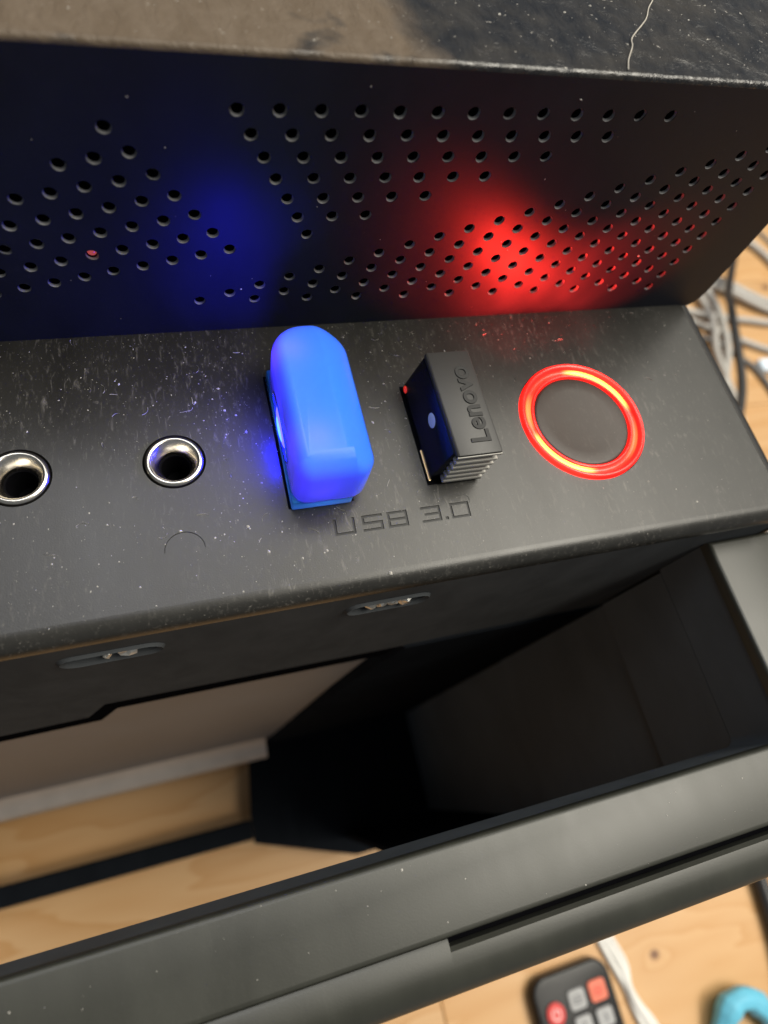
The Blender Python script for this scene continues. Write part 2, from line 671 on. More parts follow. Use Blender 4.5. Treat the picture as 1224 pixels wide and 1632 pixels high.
# rolled front edge and small right edge
sweep(bm, arc(-19.4, -2.4, 2.4, 90, 180, 12), X_L, 62.95)
A = arc(62.95, -0.4, 0.4, 90, 0, 4)
r0 = [bm.verts.new((x, -19.4, z)) for x, z in A] + [bm.verts.new((63.35, -19.4, -9))]
r1 = [bm.verts.new((x, PY1, z)) for x, z in A] + [bm.verts.new((63.35, PY1, -9))]
for i in range(len(r0) - 1):
    bm.faces.new((r0[i], r0[i + 1], r1[i + 1], r1[i]))
# rounded corner between the two
cor = [[bm.verts.new((62.95 + 0.4 * math.sin(t) * (1 if s < 8 else 1), -19.4 - 2.4 * math.sin(PI / 2 * s / 8),
        -2.4 + 2.4 * math.cos(PI / 2 * s / 8) - 0.4 * (1 - math.cos(t)))) for t in [PI / 2 * q / 4 for q in range(5)]] for s in range(9)]
for a, b in zip(cor, cor[1:]):
    for i in range(4):
        bm.faces.new((a[i], a[i + 1], b[i + 1], b[i]))
io = link('io_panel', bm, 'panel', case, 30)

bm = bmesh.new()
plate(bm, [(X_L, -19.3), (62.9, -19.3), (62.9, PY1), (X_L, PY1)], holes, 1.8, lambda u, v, d: (u, v, -0.14 - d))
link('panel_core', bm, 'letter', io)

# --- its front face with two clip slots, down to the steel
def stadium(cx, cz, hl, r, n=8):
    return [(cx + hl + r * math.cos(a), cz + r * math.sin(a)) for a in [-PI / 2 + PI * i / n for i in range(n + 1)]] + \
           [(cx - hl + r * math.cos(a), cz + r * math.sin(a)) for a in [PI / 2 + PI * i / n for i in range(n + 1)]]


SLOTS = [(-39.8, -8.6), (-3.0, -8.4)]
bm = bmesh.new()
zf = -44.5
plate(bm, [(X_L, -57.0), (-52.0, -53.8), (-47.3, -43.5), (4.2, zf - 1.5), (62, zf - 3), (63.3, -2.4), (X_L, -2.4)],
      [(stadium(x, z, 3.9, 1.7), []) for x, z in SLOTS], 1.2, lambda u, v, d: (u, -21.8 + d, v))
ff = link('front_face', bm, 'front', case, 30)
for i, (x, z) in enumerate(SLOTS):
    bm = bmesh.new()
    box(bm, x - 6, x + 6, -18.2, -17.8, z - 3.5, z + 3.5)
    link('slot_back', bm, 'black', ff)
    # raised rim round the slot
    bm = bmesh.new()
    o_, i_ = stadium(x, z, 4.2, 2.3), stadium(x, z, 3.9, 1.7)
    f0 = [bm.verts.new((u, -21.81, v)) for u, v in o_]
    f1 = [bm.verts.new((u, -22.25, v)) for u, v in stadium(x, z, 4.1, 2.05)]
    f2 = [bm.verts.new((u, -21.7, v)) for u, v in i_]
    n = len(o_)
    for q in range(n):
        j = (q + 1) % n
        bm.faces.new((f0[q], f0[j], f1[j], f1[q]))
        bm.faces.new((f1[q], f1[j], f2[j], f2[q]))
    link('slot_rim', bm, 'front', ff, 60)
    # crumpled shiny clip ends showing in the slot
    rnd = random.Random(3 + i)
    for q in range(4 if i else 2):
        cx_ = x + (-2.6 + 1.7 * q if i else -0.6 + 2.6 * q)
        rx, rz = (rnd.uniform(0.9, 1.4), rnd.uniform(0.8, 1.3)) if i else (0.6 + 0.9 * q, 0.7 + 0.3 * q)
        bm = bmesh.new()
        bmesh.ops.create_icosphere(bm, subdivisions=2, radius=1.0)
        for v in bm.verts:
            k_ = rnd.uniform(0.7, 1.15)
            v.co = Vector((cx_ + v.co.x * rx * k_, -21.5 + v.co.y * 0.9 * k_, z + (0.35 * q if not i else 0) + v.co.z * rz * k_))
        link('metal_clip', bm, 'foil', ff)

# black strip below the face, painting the shade of the gap
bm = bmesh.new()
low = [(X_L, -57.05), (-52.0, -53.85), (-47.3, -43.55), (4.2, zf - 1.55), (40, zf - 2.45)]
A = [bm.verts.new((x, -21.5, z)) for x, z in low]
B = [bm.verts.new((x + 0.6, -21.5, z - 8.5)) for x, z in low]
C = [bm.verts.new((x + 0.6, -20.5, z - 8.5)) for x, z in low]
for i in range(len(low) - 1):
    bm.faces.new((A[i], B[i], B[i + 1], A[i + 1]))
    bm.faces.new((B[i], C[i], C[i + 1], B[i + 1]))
link('gap_shade', bm, 'black', ff)

# --- jacks
for x, y in JACKS:
    bm = bmesh.new()
    lathe(bm, [(3.78, -2.6), (3.78, -0.1), (3.66, 0.22), (3.42, 0.38), (3.15, 0.36), (2.95, 0.2), (2.5, -0.75), (2.2, -1.15), (2.08, -1.6), (2.08, -6.5)], x, y, 64)
    jk = link('audio_jack', bm, 'nickel', case, 40)
    bm = bmesh.new()
    lathe(bm, [(4.6, -0.9), (4.2, -0.9), (3.7, -1.0)], x, y, 48)
    link('gap_ring', bm, 'black', jk, 60)
    bm = bmesh.new()
    lathe(bm, [(2.07, -1.9), (1.9, -1.9), (1.85, -7)], x, y, 40)
    disc(bm, x, y, -6.4, 2.07, 40)
    link('socket_liner', bm, 'black', jk, 60)

# --- power button
bm = bmesh.new()
cx, cy = RING
lathe(bm, [(8.08, -0.9), (8.08, -0.25), (7.9, -0.08), (7.6, -0.03)], cx, cy, 80)
disc(bm, cx, cy, -0.03, 7.6, 80, 0.35)
bmesh.ops.remove_doubles(bm, verts=bm.verts, dist=0.001)
pb = link('power_button', bm, 'button', case, 60)


def glow(a):
    """two LEDs sit under the light pipe"""
    d = math.degrees(a) % 360
    g = 0.0
    for c_, w_ in ((48, 44), (226, 40)):
        e = abs((d - c_ + 180) % 360 - 180)
        g = max(g, max(0.0, 1 - (e / w_) ** 4) if e < w_ else 0)
    e = abs((d - 165 + 180) % 360 - 180)
    g = max(g, 0.35 * max(0.0, 1 - (e / 25) ** 2))
    e = abs((d - 330 + 180) % 360 - 180)
    g = max(g, 0.22 * max(0.0, 1 - (e / 30) ** 2))
    return g


bm = bmesh.new()
lathe(bm, [(10.55, -0.5), (10.52, 0.30), (10.32, 0.58), (10.05, 0.62), (9.8, 0.42), (9.55, 0.02)], cx, cy, 128, attr=glow)
lr = link('light_ring', bm, 'ring', pb, 60)
bm = bmesh.new()
lathe(bm, [(9.53, 0.01), (9.35, -0.2), (9.1, -0.26), (8.85, -0.18), (8.72, 0.0)], cx, cy, 128, attr=glow)
link('glowing_core', bm, 'ring_core', lr, 60)
bm = bmesh.new()
lathe(bm, [(8.70, 0.0), (8.55, 0.16), (8.35, 0.18), (8.2, 0.08), (8.12, -0.6)], cx, cy, 128, attr=lambda a: 0.0)
link('inner_lip', bm, 'ring', lr, 60)
def glow_spot(name, loc, target, watts, col, deg, parent, at, blend=0.6, soft=0.0008):
    d = bpy.data.lights.new(name, 'SPOT')
    d.energy = watts
    d.color = col
    d.spot_size = math.radians(deg)
    d.spot_blend = blend
    d.shadow_soft_size = soft
    o = bpy.data.objects.new(name, d)
    COL.objects.link(o)
    o.rotation_euler = (Vector(target) - Vector(loc)).to_track_quat('-Z', 'Y').to_euler()
    o.parent = parent
    o.location = Vector(loc) * MM - at
    return o


# unseen spots added above the ring to throw red light on the perforated wall
for a_ in (66, 80, 94, 108, 120):
    ca, sa = math.cos(math.radians(a_)), math.sin(math.radians(a_))
    p0 = (cx + 8.9 * ca, cy + 8.9 * sa, 1.3)
    glow_spot('ring_glow_spot', p0, (p0[0] + (ca - 0.05) * 10, p0[1] + sa * 10, p0[2] + 4.1), 0.070, (1.0, 0.026, 0.017), 72, case, PARENT_AT[case.name])
bm = bmesh.new()
lathe(bm, [(11.3, -0.5), (10.6, -0.55)], cx, cy, 64)
link('gap_ring', bm, 'black', pb, 60)

# --- perforated wall
hl = []
o_, b1, b2 = (-30.538, 30.876), (1.9958, -2.6253), (3.5951, 0.7899)
for i in range(7):
    for q in range(-2 * i, 1):
        hl.append((o_[0] + i * b1[0] + q * b2[0], o_[1] + i * b1[1] + q * b2[1]))
o_, b1, b2 = (-17.377, 33.196), (1.4399, -2.6483), (4.3865, 0.1154)
for i in range(7):
    for q in range(13 - 2 * i):
        hl.append((o_[0] + i * b1[0] + q * b2[0], o_[1] + i * b1[1] + q * b2[1]))
o_, b1, b2 = (-22.814, 6.190), (3.4318, -1.4018), (4.0798, 1.3034)
for i in range(11):
    for q in range(i, 21 - i):
        x, z = o_[0] + i * b1[0] + q * b2[0], o_[1] + i * b1[1] + q * b2[1]
        if x < 64.5:
            hl.append((x, z))
ZTOP = 39.0
wr = 66.3
wall_out = [(X_L, -0.2), (64.6, -0.2), (65.4, 0.5), (66.0, 1.6), (wr, 3.2), (wr, ZTOP - 0.6), (X_L, ZTOP - 0.6)]
bm = bmesh.new()
plate(bm, wall_out, [(circle(x + random.uniform(-.04, .04), z + random.uniform(-.04, .04), 0.77, 16), []) for x, z in hl], 1.5,
      lambda u, v, d: (u, PY1 + d, v))
wall = link('perforated_wall', bm, 'wall', case, 40)
bm = bmesh.new()      # hole lips: pale front paints caught light, black depth paints shade
for x, z in hl:
    rows = [[bm.verts.new((x + r_ * math.cos(2 * PI * q / 16), PY1 + d_, z + r_ * math.sin(2 * PI * q / 16))) for q in range(16)]
            for r_, d_ in ((0.775, 0.0), (0.65, 0.38), (0.63, 1.6))]
    for a, b in zip(rows, rows[1:]):
        for q in range(16):
            j = (q + 1) % 16
            f_ = bm.faces.new((a[q], b[q], b[j], a[j]))
            f_.material_index = 0 if a is rows[0] else 1
link('hole_lip_light_shade', bm, ('lit_lip', 'black'), wall, 60)['kind'] = 'stuff'
bm = bmesh.new()
sweep(bm, arc(PY1 + 0.6, ZTOP - 0.6, 0.6, 180, 90, 5), X_L, wr)
link('wall_rim', bm, 'top', wall, 60)
# glowing pink ball painting a reflection in one of the left holes
hx_, hz_ = min(hl, key=lambda h: (h[0] + 35.2) ** 2 + (h[1] - 13.3) ** 2)
bm = bmesh.new()
bmesh.ops.create_icosphere(bm, subdivisions=2, radius=0.62)
for v in bm.verts:
    v.co = Vector((hx_ + v.co.x, PY1 + 0.9 + v.co.y, hz_ + v.co.z * 1.05))
link('hole_glint', bm, 'pink_glint', wall, 60)

# --- top plate, side plates, back, bottom
bm = bmesh.new()
box(bm, X_L, wr, PY1 + 0.62, Y_B, ZTOP - 1.6, ZTOP)
tp = link('top_plate', bm, 'top', case)
bm = bmesh.new()
rnd = random.Random(9)
tube(bm, [(26.5, 22.2, 39.12), (27.3, 24.0, 39.2), (29.0, 26.6, 39.16), (29.8, 28.4, 39.18), (33.4, 32.2, 39.2), (35.2, 35, 39.16), (37, 37.4, 39.2), (40, 43, 39.2)], 0.07, 6)
fib = link('fibre', bm, 'fibre')
tag(fib, 'long pale hair lying across the dusty dark top plate of the case', 'hair')
bm = bmesh.new()
box(bm, 64.5, 67.3, -21.5, Y_B, -238, -2.2, 0.9, 4)
link('side_panel', bm, 'side', case, 40)
bm = bmesh.new()
box(bm, 64.9, X_R - 0.05, PY1 + 1.55, Y_B, -0.9, ZTOP - 1.7)
link('upper_side_panel', bm, 'side', case)
bm = bmesh.new()
box(bm, X_L - 2.2, X_L - 0.05, -21.5, Y_B, -238, ZTOP - 0.5, 0.5, 2)
link('side_panel', bm, 'side', case, 40)
bm = bmesh.new()
box(bm, X_L, 64.0, Y_B - 1.5, Y_B - 0.05, -237, ZTOP - 1.7)
link('back_panel', bm, 'side', case)
bm = bmesh.new()
box(bm, X_L, 64.0, -20.0, Y_B - 1.6, -238, -236.5)
link('bottom_panel', bm, 'side', case)
for fx in (X_L + 14, 50):
    for fy in (5, Y_B - 20):
        bm = bmesh.new()
        bmesh.ops.create_cone(bm, cap_ends=True, segments=24, radius1=8, radius2=9, depth=12)
        for v in bm.verts:
            v.co += Vector((fx, fy, -244))
        link('foot', bm, 'black', case, 40)
# unseen dark floor added behind the holes to stop light leaks
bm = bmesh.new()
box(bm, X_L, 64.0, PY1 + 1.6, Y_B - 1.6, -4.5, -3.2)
link('inner_light_stop', bm, 'black', case)

# --- steel chassis front with its folded lip, seen down the hollow of the front
bm = bmesh.new()
box(bm, X_L, 63.0, -20.4, -19.4, -236, -30)
cf = link('chassis_front', bm, 'steel', case)
bm = bmesh.new()
prism_x(bm, [(-20.5, -210), (-22.5, -213.0), (-25, -215.0), (-27.2, -216.6), (-28.2, -218.2), (-28.0, -220), (-26.5, -221), (-20.5, -221)], X_L, -15)
link('chassis_lip', bm, 'lip', cf, 40)
# black air duct: wall and floor; the sheet on the steel paints its shade
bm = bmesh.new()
shade_outline = [(8.5, -46), (5.0, -62), (1.0, -92), (-3.5, -135), (-8.0, -180), (-14, -236), (62.9, -236), (62.9, -46)]
A = [bm.verts.new((x, -22.4, z)) for x, z in shade_outline]
B = [bm.verts.new((x - 1.5, -20.5, z)) for x, z in shade_outline]
n = len(shade_outline)
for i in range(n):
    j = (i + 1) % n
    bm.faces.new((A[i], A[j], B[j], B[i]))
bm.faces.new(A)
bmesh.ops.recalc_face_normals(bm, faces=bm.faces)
link('duct_shade_sheet', bm, 'inner', case)

ZB = -7.0
BX = 52.3
bm = bmesh.new()
prism = [(BX + 0.3, -21.1), (BX + 0.3, -42.0), (BX + 1.2, -42.6), (BX + 1.2, -105), (BX + 1.6, -105.3), (BX + 1.6, -236), (BX + 6, -236), (BX + 6, -21.1)]
A = [bm.verts.new((x, -22.5, z)) for x, z in prism]
B = [bm.verts.new((x, -66.5, z)) for x, z in prism]
n = len(prism)
for i in range(n):
    j = (i + 1) % n
    bm.faces.new((A[i], A[j], B[j], B[i]))
bm.faces.new(A)
bm.faces.new(B)
bmesh.ops.recalc_face_normals(bm, faces=bm.faces)
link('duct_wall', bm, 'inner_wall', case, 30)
bm = bmesh.new()
plate(bm, [(-22.5, -22.5), (-25.5, -49), (-25.5, -60.5), (17, -76), (60, -76), (60, -22.5)], [], 3.0, lambda u, v, d: (u, v, -233 - d))
link('duct_floor', bm, 'inner', case)
bm = bmesh.new()
box(bm, 14, 67.5, -68.5, -66.6, -237, -21.2)
link('duct_light_stop', bm, 'inner', case)  # panel added to keep light and the wood out of the duct
bm = bmesh.new()
box(bm, X_L, -25.6, -58.9, -50.9, -239, -232, 1.0, 3)
link('cross_bar', bm, 'inner', case, 40)
bm = bmesh.new()
box(bm, X_L, X_L + 10, -58.5, -21.5, -239, -232.5)
link('cross_bar', bm, 'inner', case)

# --- the front bezel: a flat frame with a separate front lip, seam between them
bm = bmesh.new()
outer = [(X_L, -22.4), (X_L, -62.4), (67.8, -62.4), (67.8, -22.4)]
inner = [(X_L + 10, -22.4), (X_L + 10, -53.0), (BX, -53.0), (BX, -22.4)]
frame = [(X_L, -22.4), (X_L, -62.4), (67.8, -62.4), (67.8, -21.9), (BX, -21.9)] + \
        [(BX - 1.5 + 1.5 * math.cos(a), -51.5 - 1.5 * math.sin(a)) for a in [PI / 2 * i / 5 for i in range(6)]] + [(X_L + 10, -53.0), (X_L + 10, -22.4)]
plate(bm, frame, [], 2.2, lambda u, v, d: (u, v, ZB - d))
es = [e for e in bm.edges if len(e.link_faces) == 2 and abs(e.verts[0].co.z - ZB) < 1e-4 and abs(e.verts[1].co.z - ZB) < 1e-4
      and abs(e.link_faces[0].normal.z - e.link_faces[1].normal.z) > 0.5]
bmesh.ops.bevel(bm, geom=es, offset=0.7, segments=3, profile=0.5, affect='EDGES', clamp_overlap=True)
fb = link('front_bezel', bm, 'bezel', case, 35)
bm = bmesh.new()
rim = [(x + (0.25 if x > 40 else 0) , y - (0.25 if y < -50 else 0)) for x, y in frame]
plate(bm, rim, [], 11.7, lambda u, v, d: (u, v, ZB - 2.25 - d))
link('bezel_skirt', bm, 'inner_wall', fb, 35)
bm = bmesh.new()
XG = -6.0
prof = [(-62.45, -9.2), (-62.45, ZB - 0.55), (-62.9, ZB - 0.35), (-65.2, ZB - 0.35), (-67.0, ZB - 0.9), (-68.3, ZB - 2.2), (-69.0, ZB - 4.2),
        (-69.2, ZB - 8), (-69.2, -21), (-62.45, -21)]
prism_x(bm, prof, X_L, XG)
prof2 = [(-63.35, -21), (-63.35, ZB - 0.8), (-63.8, ZB - 0.35), (-65.2, ZB - 0.35), (-67.0, ZB - 0.9), (-68.3, ZB - 2.2), (-69.0, ZB - 4.2),
         (-69.2, ZB - 8), (-69.2, -21)]
prism_x(bm, prof2, XG, 67.8)
link('bezel_lip', bm, 'bezel', fb, 40)
bm = bmesh.new()
box(bm, XG, 67.7, -63.34, -62.41, -20.9, -9.6)
link('seam', bm, 'black', fb)

for x0, x1, y0, y1 in ((-15.5, -6.5, -9.0, 12.4), (4.5, 12.8, -8.2, 8.7)):  # black plates round the plugs that paint their contact shade
    bm = bmesh.new()
    box(bm, x0, x1, y0, y1, -4, 0.03)
    link('contact_shade', bm, 'black', io)

# ------------------------------------------------------------------ glowing blue dongle
DG = (-10.9, 1.8, 0)
dg = thing('usb_dongle', 'glossy translucent blue USB dongle glowing from inside, plugged in beside the headphone jack', 'usb dongle', DG)


def rounded_block(x0, x1, y0, y1, z0, z1, rp, re, n=10, left_flat=1.0, right_roll=1.0):
    """plan outline with corner radii rp[4] (front-left, front-right, back-right, back-left), rolled top and bottom edge re"""
    pl = []
    cs = [(x0, y0, rp[0], 180), (x1, y0, rp[1], 270), (x1, y1, rp[2], 0), (x0, y1, rp[3], 90)]
    for cx_, cy_, r_, a0 in cs:
        ox = cx_ + (r_ if cx_ == x0 else -r_)
        oy = cy_ + (r_ if cy_ == y0 else -r_)
        for i in range(n + 1):
            a = math.radians(a0 + 90 * i / n)
            pl.append((ox + r_ * math.cos(a), oy + r_ * math.sin(a), math.cos(a), math.sin(a)))
    bm = bmesh.new()
    rows = []
    m_ = 8
    levels = [(z0 + 1.2 - 1.2 * math.cos(PI / 2 * i / 4), 1.2 - 1.2 * math.sin(PI / 2 * i / 4)) for i in range(5)]
    levels += [(z1 - re + re * math.sin(PI / 2 * i / m_), re * (1 - math.cos(PI / 2 * i / m_))) for i in range(m_ + 1)]
    for z, ins in levels:
        row = []
        for x, y, nx, ny in pl:
            wx = left_flat if nx < 0 else right_roll
            ix = ins
            if right_roll > 1 and nx > 0 and z > z1 - re:
                t = (z - (z1 - re)) / re
                ix = re * (0.25 * (1 - math.sqrt(max(0.0, 1 - t * t))) + 0.75 * t ** 1.25)
            row.append(bm.verts.new((x - nx * ix * wx, y - ny * ins, z)))
        rows.append(row)
    N_ = len(pl)
    for a, b in zip(rows, rows[1:]):
        for i in range(N_):
            j = (i + 1) % N_
            bm.faces.new((a[i], a[j], b[j], b[i]))
    bm.faces.new(rows[0][::-1])
    bm.faces.new(rows[-1])
    return bm


bm = rounded_block(-15.1, -4.7, -9.6, 13.6, 1.6, 11.0, (2.2, 3.0, 4.6, 4.6), 2.9, left_flat=0.6, right_roll=1.4)
shell = link('shell', bm, 'dongle', dg, 50)
bm = bmesh.new()
box(bm, -15.2, -6.9, -9.3, 12.0, 0.0, 2.3, 0.35, 2)
link('base', bm, 'dongle', dg, 40)
# oval glowing lens in the left side, with its bright middle
bm = bmesh.new()


def oval(cy_, cz_, a_, b_, n=32):
    return [(cy_ + a_ * math.cos(2 * PI * i / n), cz_ + b_ * math.sin(2 * PI * i / n)) for i in range(n)]


def ovoid(bm, x, cy_, cz_, a_, b_, h, nrm=(-1, 0, 0), tilt=0.0):
    c = bm.verts.new((x - h, cy_, cz_))
    prev = None
    for f, hh in ((0.5, 0.8), (0.85, 0.45), (1.0, 0.0)):
        row = [bm.verts.new((x - h * hh + tilt * (q[1] - cz_), q[0], q[1])) for q in oval(cy_, cz_, a_ * f, b_ * f)]
        for i in range(len(row)):
            j = (i + 1) % len(row)
            if prev is None:
                bm.faces.new((c, row[j], row[i]))
            else:
                bm.faces.new((prev[i], prev[j], row[j], row[i]))
        prev = row
    return bm


ovoid(bm, -15.08, 0.9, 4.6, 3.2, 1.3, 0.35)
ln = link('lens', bm, 'lens', dg, 60)
bm = bmesh.new()
ovoid(bm, -15.34, 0.6, 4.7, 2.0, 0.6, 0.22)
link('lens_core', bm, 'lens_core', ln, 60)
bm = bmesh.new()
tube(bm, [(-15.12, 1.0 + 5.4 * math.cos(2 * PI * i / 40), 4.6 + 1.75 * math.sin(2 * PI * i / 40)) for i in range(41)], 0.14, 6, 1)
link('lens_rim', bm, 'dongle', ln, 60)
# the LEDs inside, and low ones added to brighten the base
for nm, p_, e_ in (('dongle_glow_light', (-12.8, 8.6, 8.7), 0.0009), ('dongle_glow_light', (-13.2, 3.0, 6.2), 0.0006), ('dongle_glow_light', (-11.8, -4.6, 8.5), 0.0009), ('dongle_glow_light', (-11.5, -8.0, 5.2), 0.00018), ('dongle_glow_light', (-11.0, -5.5, 1.1), 0.0008), ('dongle_glow_light', (-12.0, 4.0, 1.1), 0.0006)):
    d = bpy.data.lights.new(nm, 'POINT')
    d.energy = e_
    d.color = (0.20, 0.10, 1.0) if p_[2] > 3 else (0.15, 0.85, 1.0)
    d.shadow_soft_size = 0.0012
    o = bpy.data.objects.new(nm, d)
    COL.objects.link(o)
    o.parent = dg
    o.location = (Vector(p_) - Vector(DG)) * MM

glow_spot('dongle_glow_light', (-16.6, -1.0, 6.5), (-17.2, 21.4, 11.0), 0.05, (0.02, 0.02, 1.0), 70, dg, PARENT_AT[dg.name], 1.0, 0.0022)  # unseen spot added to throw a blue glow on the wall

# ------------------------------------------------------------------ black stick marked Lenovo
ST = (9.4, 0.2, 0)
st = thing('usb_stick', 'small black USB receiver with ribbed end and grey top marked Lenovo, beside the red ring', 'usb stick', ST)


def frustum(bm, prof, y0, y1, bev=0.0):
    A = [bm.verts.new((x, y0, z)) for x, z in prof]
    B = [bm.verts.new((x, y1, z)) for x, z in prof]
    n = len(prof)
    for i in range(n):
        j = (i + 1) % n
        bm.faces.new((A[i], A[j], B[j], B[i]))
    bm.faces.new(A[::-1])
    bm.faces.new(B)
    bmesh.ops.recalc_face_normals(bm, faces=bm.faces)
    if bev:
        bmesh.ops.bevel(bm, geom=bm.edges[:], offset=bev, segments=2, profile=0.5, affect='EDGES', clamp_overlap=True)
    return bm


bm = bmesh.new()
frustum(bm, [(4.95, 0.0), (4.95, 0.9), (6.45, 7.35), (13.0, 7.35), (12.2, 0.0)], -7.35, 8.35, 0.18)
link('body', bm, 'stick_side', st, 40)
bm = bmesh.new()
frustum(bm, [(6.42, 7.2), (6.6, 8.05), (13.25, 8.05), (13.2, 7.2)], -8.3, 8.7, 0.34)
top = link('top_cap', bm, 'stick_top', st, 40)
for i in range(5):
    z = 0.62 + 1.28 * i
    xl = 6.5 + 0.0 * z
    bm = bmesh.new()
    frustum(bm, [(6.35 + 0.06 * z, z), (6.45 + 0.06 * z, z + 0.62), (12.5 + 0.09 * z, z + 0.62), (12.4 + 0.09 * z, z)], -8.45, -7.3, 0.14)
    link('rib', bm, 'stick_rib', st, 40)
bm = bmesh.new()
frustum(bm, [(6.55, 7.25), (6.62, 7.7), (13.2, 7.7), (13.15, 7.25)], -8.42, -8.2, 0.08)
link('rib', bm, 'stick_rib', st, 40)
bm = text_mesh('Lenovo', 4.0, 0.09, 0.035, 0.06)
xs = [v.co.x for v in bm.verts]
ys = [v.co.y for v in bm.verts]
tw, x_min, y_min = max(xs) - min(xs), min(xs), min(ys)
for v in bm.verts:
    tx, ty, tz = (v.co.x - x_min) / tw * 12.4, (v.co.y - y_min) * 1.0, v.co.z
    v.co = Vector((12.05 - ty, -6.5 + tx, 8.07 + tz))
link('lettering', bm, 'letter', top, 40)
# pale oval dot, glowing red bead and gilded shell edge on the dark left side
bm = bmesh.new()
sl = (6.45 - 4.95) / 6.45
ovoid(bm, 4.95 + (4.9 - 0.9) * sl - 0.02, -0.6, 4.9, 1.15, 0.85, 0.06, tilt=sl)
link('dot', bm, 'pale_dot', st, 60)
bm = bmesh.new()
bmesh.ops.create_icosphere(bm, subdivisions=2, radius=1.0)
for v in bm.verts:
    v.co = Vector((5.0 + v.co.x * 0.22, 7.5 + v.co.y * 0.62, 0.95 + v.co.z * 0.55))
link('glow_bead', bm, 'red_bead', st, 60)
bm = bmesh.new()
box(bm, 4.72, 5.1, -7.7, -2.6, 0.0, 0.42, 0.1)
link('shell_edge', bm, 'brass', st)

# ------------------------------------------------------------------ things on the table
rc = thing('remote_control', 'small black remote control with red, grey and salmon keys on the wooden table', 'remote control', (101.5, -190, ZT))
bm = rounded_block(82.0, 121.2, -232, -145.2, ZT + 0.2, ZT + 7.0, (7, 7, 7.5, 7.5), 1.4)
link('body', bm, 'remote', rc, 50)


def key(cx_, cy_, w_, h_, mat, r_, sym=None, smat='key_print', size=4.0):
    bm = rounded_block(cx_ - w_ / 2, cx_ + w_ / 2, cy_ - h_ / 2, cy_ + h_ / 2, ZT + 5.0, ZT + 8.2, (r_,) * 4, 0.5, 6)
    k_ = link('button', bm, mat, rc, 50)
    if sym == 'power':
        bm = bmesh.new()
        aa = [math.radians(125 + 290 * i / 20) for i in range(21)]
        tube(bm, [(cx_ + 2.0 * math.cos(a), cy_ + 2.0 * math.sin(a), ZT + 8.2) for a in aa], 0.32, 6, 1)
        tube(bm, [(cx_, cy_ + 0.2, ZT + 8.2), (cx_, cy_ + 2.4, ZT + 8.2)], 0.32, 6, 1)
        link('symbol', bm, smat, k_)
    elif sym == 'box':
        bm = bmesh.new()
        tube(bm, [(cx_ - 1.7, cy_ - 1.3, ZT + 8.2), (cx_ + 1.7, cy_ - 1.3, ZT + 8.2), (cx_ + 1.7, cy_ + 1.5, ZT + 8.2), (cx_ - 1.7, cy_ + 1.5, ZT + 8.2), (cx_ - 1.7, cy_ - 1.3, ZT + 8.2)], 0.25, 6, 1)
        tube(bm, [(cx_ - 1.7, cy_ + 0.1, ZT + 8.2), (cx_ + 1.7, cy_ + 0.1, ZT + 8.2)], 0.22, 6, 1)
        link('symbol', bm, smat, k_)
    elif sym:
        bm = text_mesh(sym, size, 0.05, 0, 0.05)
        xs = [v.co.x for v in bm.verts]
        ys = [v.co.y for v in bm.verts]
        mx, my = (max(xs) + min(xs)) / 2, (max(ys) + min(ys)) / 2
        for v in bm.verts:
            v.co = Vector((cx_ + v.co.x - mx, cy_ + v.co.y - my, ZT + 8.22 + v.co.z))
        link('symbol', bm, smat, k_)


kx = (90.4, 101.9, 112.6)
key(kx[0], -159.3, 8.6, 8.6, 'key_red', 4.2, 'power', 'key_print_white')
key(kx[1], -157.0, 8.2, 7.6, 'key_grey', 1.5, 'box')
key(kx[2], -156.6, 8.4, 8.0, 'key_salmon', 1.5, 'box', 'key_red')
for i in range(7):
    yy = -166.6 - 9.2 * i
    for q in range(3):
        n_ = 1 + i * 3 + q
        key(kx[q], yy - (1.5 if (q == 0 and i == 0) else 0), 8.0, 7.0 if not (q == 0 and i == 0) else 5.8, 'key_grey', 1.4, str(n_) if n_ < 10 else None)

# white folded cable
wc = thing('white_cable', 'flat white folded cable lying on the table beside the black remote control', 'cable', (130, -160, ZT))
base = [(120.5, -112, 0), (124.2, -130, 0), (126.7, -141.7, 0), (129.2, -153, 0), (130.2, -162, 0), (132.0, -170, 0), (134.5, -179, 0), (140, -200, 0), (150, -240, 0)]
for q, (dx, dz, r_) in enumerate(((-2.6, 1.5, 1.5), (0.2, 1.7, 1.7), (2.9, 1.4, 1.4))):
    bm = bmesh.new()
    pts = []
    for i, (x, y, z) in enumerate(base):
        pinch = 0.55 if i in (4, 5) else 1.0
        pts.append((x + dx * pinch + (0.6 * math.sin(i * 2.1 + q)), y, ZT + dz + (0.9 if q == 1 and i in (4, 5) else 0)))
    tube(bm, pts, r_, 10, 6)
    link('strand', bm, 'white_cable', wc, 60)

# sky blue hooked clip
bm = bmesh.new()
pth = [(161.5, -206, ZT + 5), (166.0, -190, ZT + 6), (170.5, -182.5, ZT + 8.5), (176.5, -179.3, ZT + 9.5), (184, -180.5, ZT + 9), (190.5, -187.5, ZT + 7.5), (196.5, -200, ZT + 5.5), (201, -215, ZT + 4.5)]
tube(bm, pth, lambda t: 5.2 + 0.55 * math.sin(t * 23) + 0.35 * math.sin(t * 51 + 1), 7, 2)
bmesh.ops.bevel(bm, geom=[e for e in bm.edges], offset=0.35, segments=2, profile=0.5, affect='EDGES', clamp_overlap=True)
hk = link('plastic_hook', bm, 'hook', None, 50)
tag(hk, 'sky blue curved plastic hook lying on the table near the white cable', 'hook')

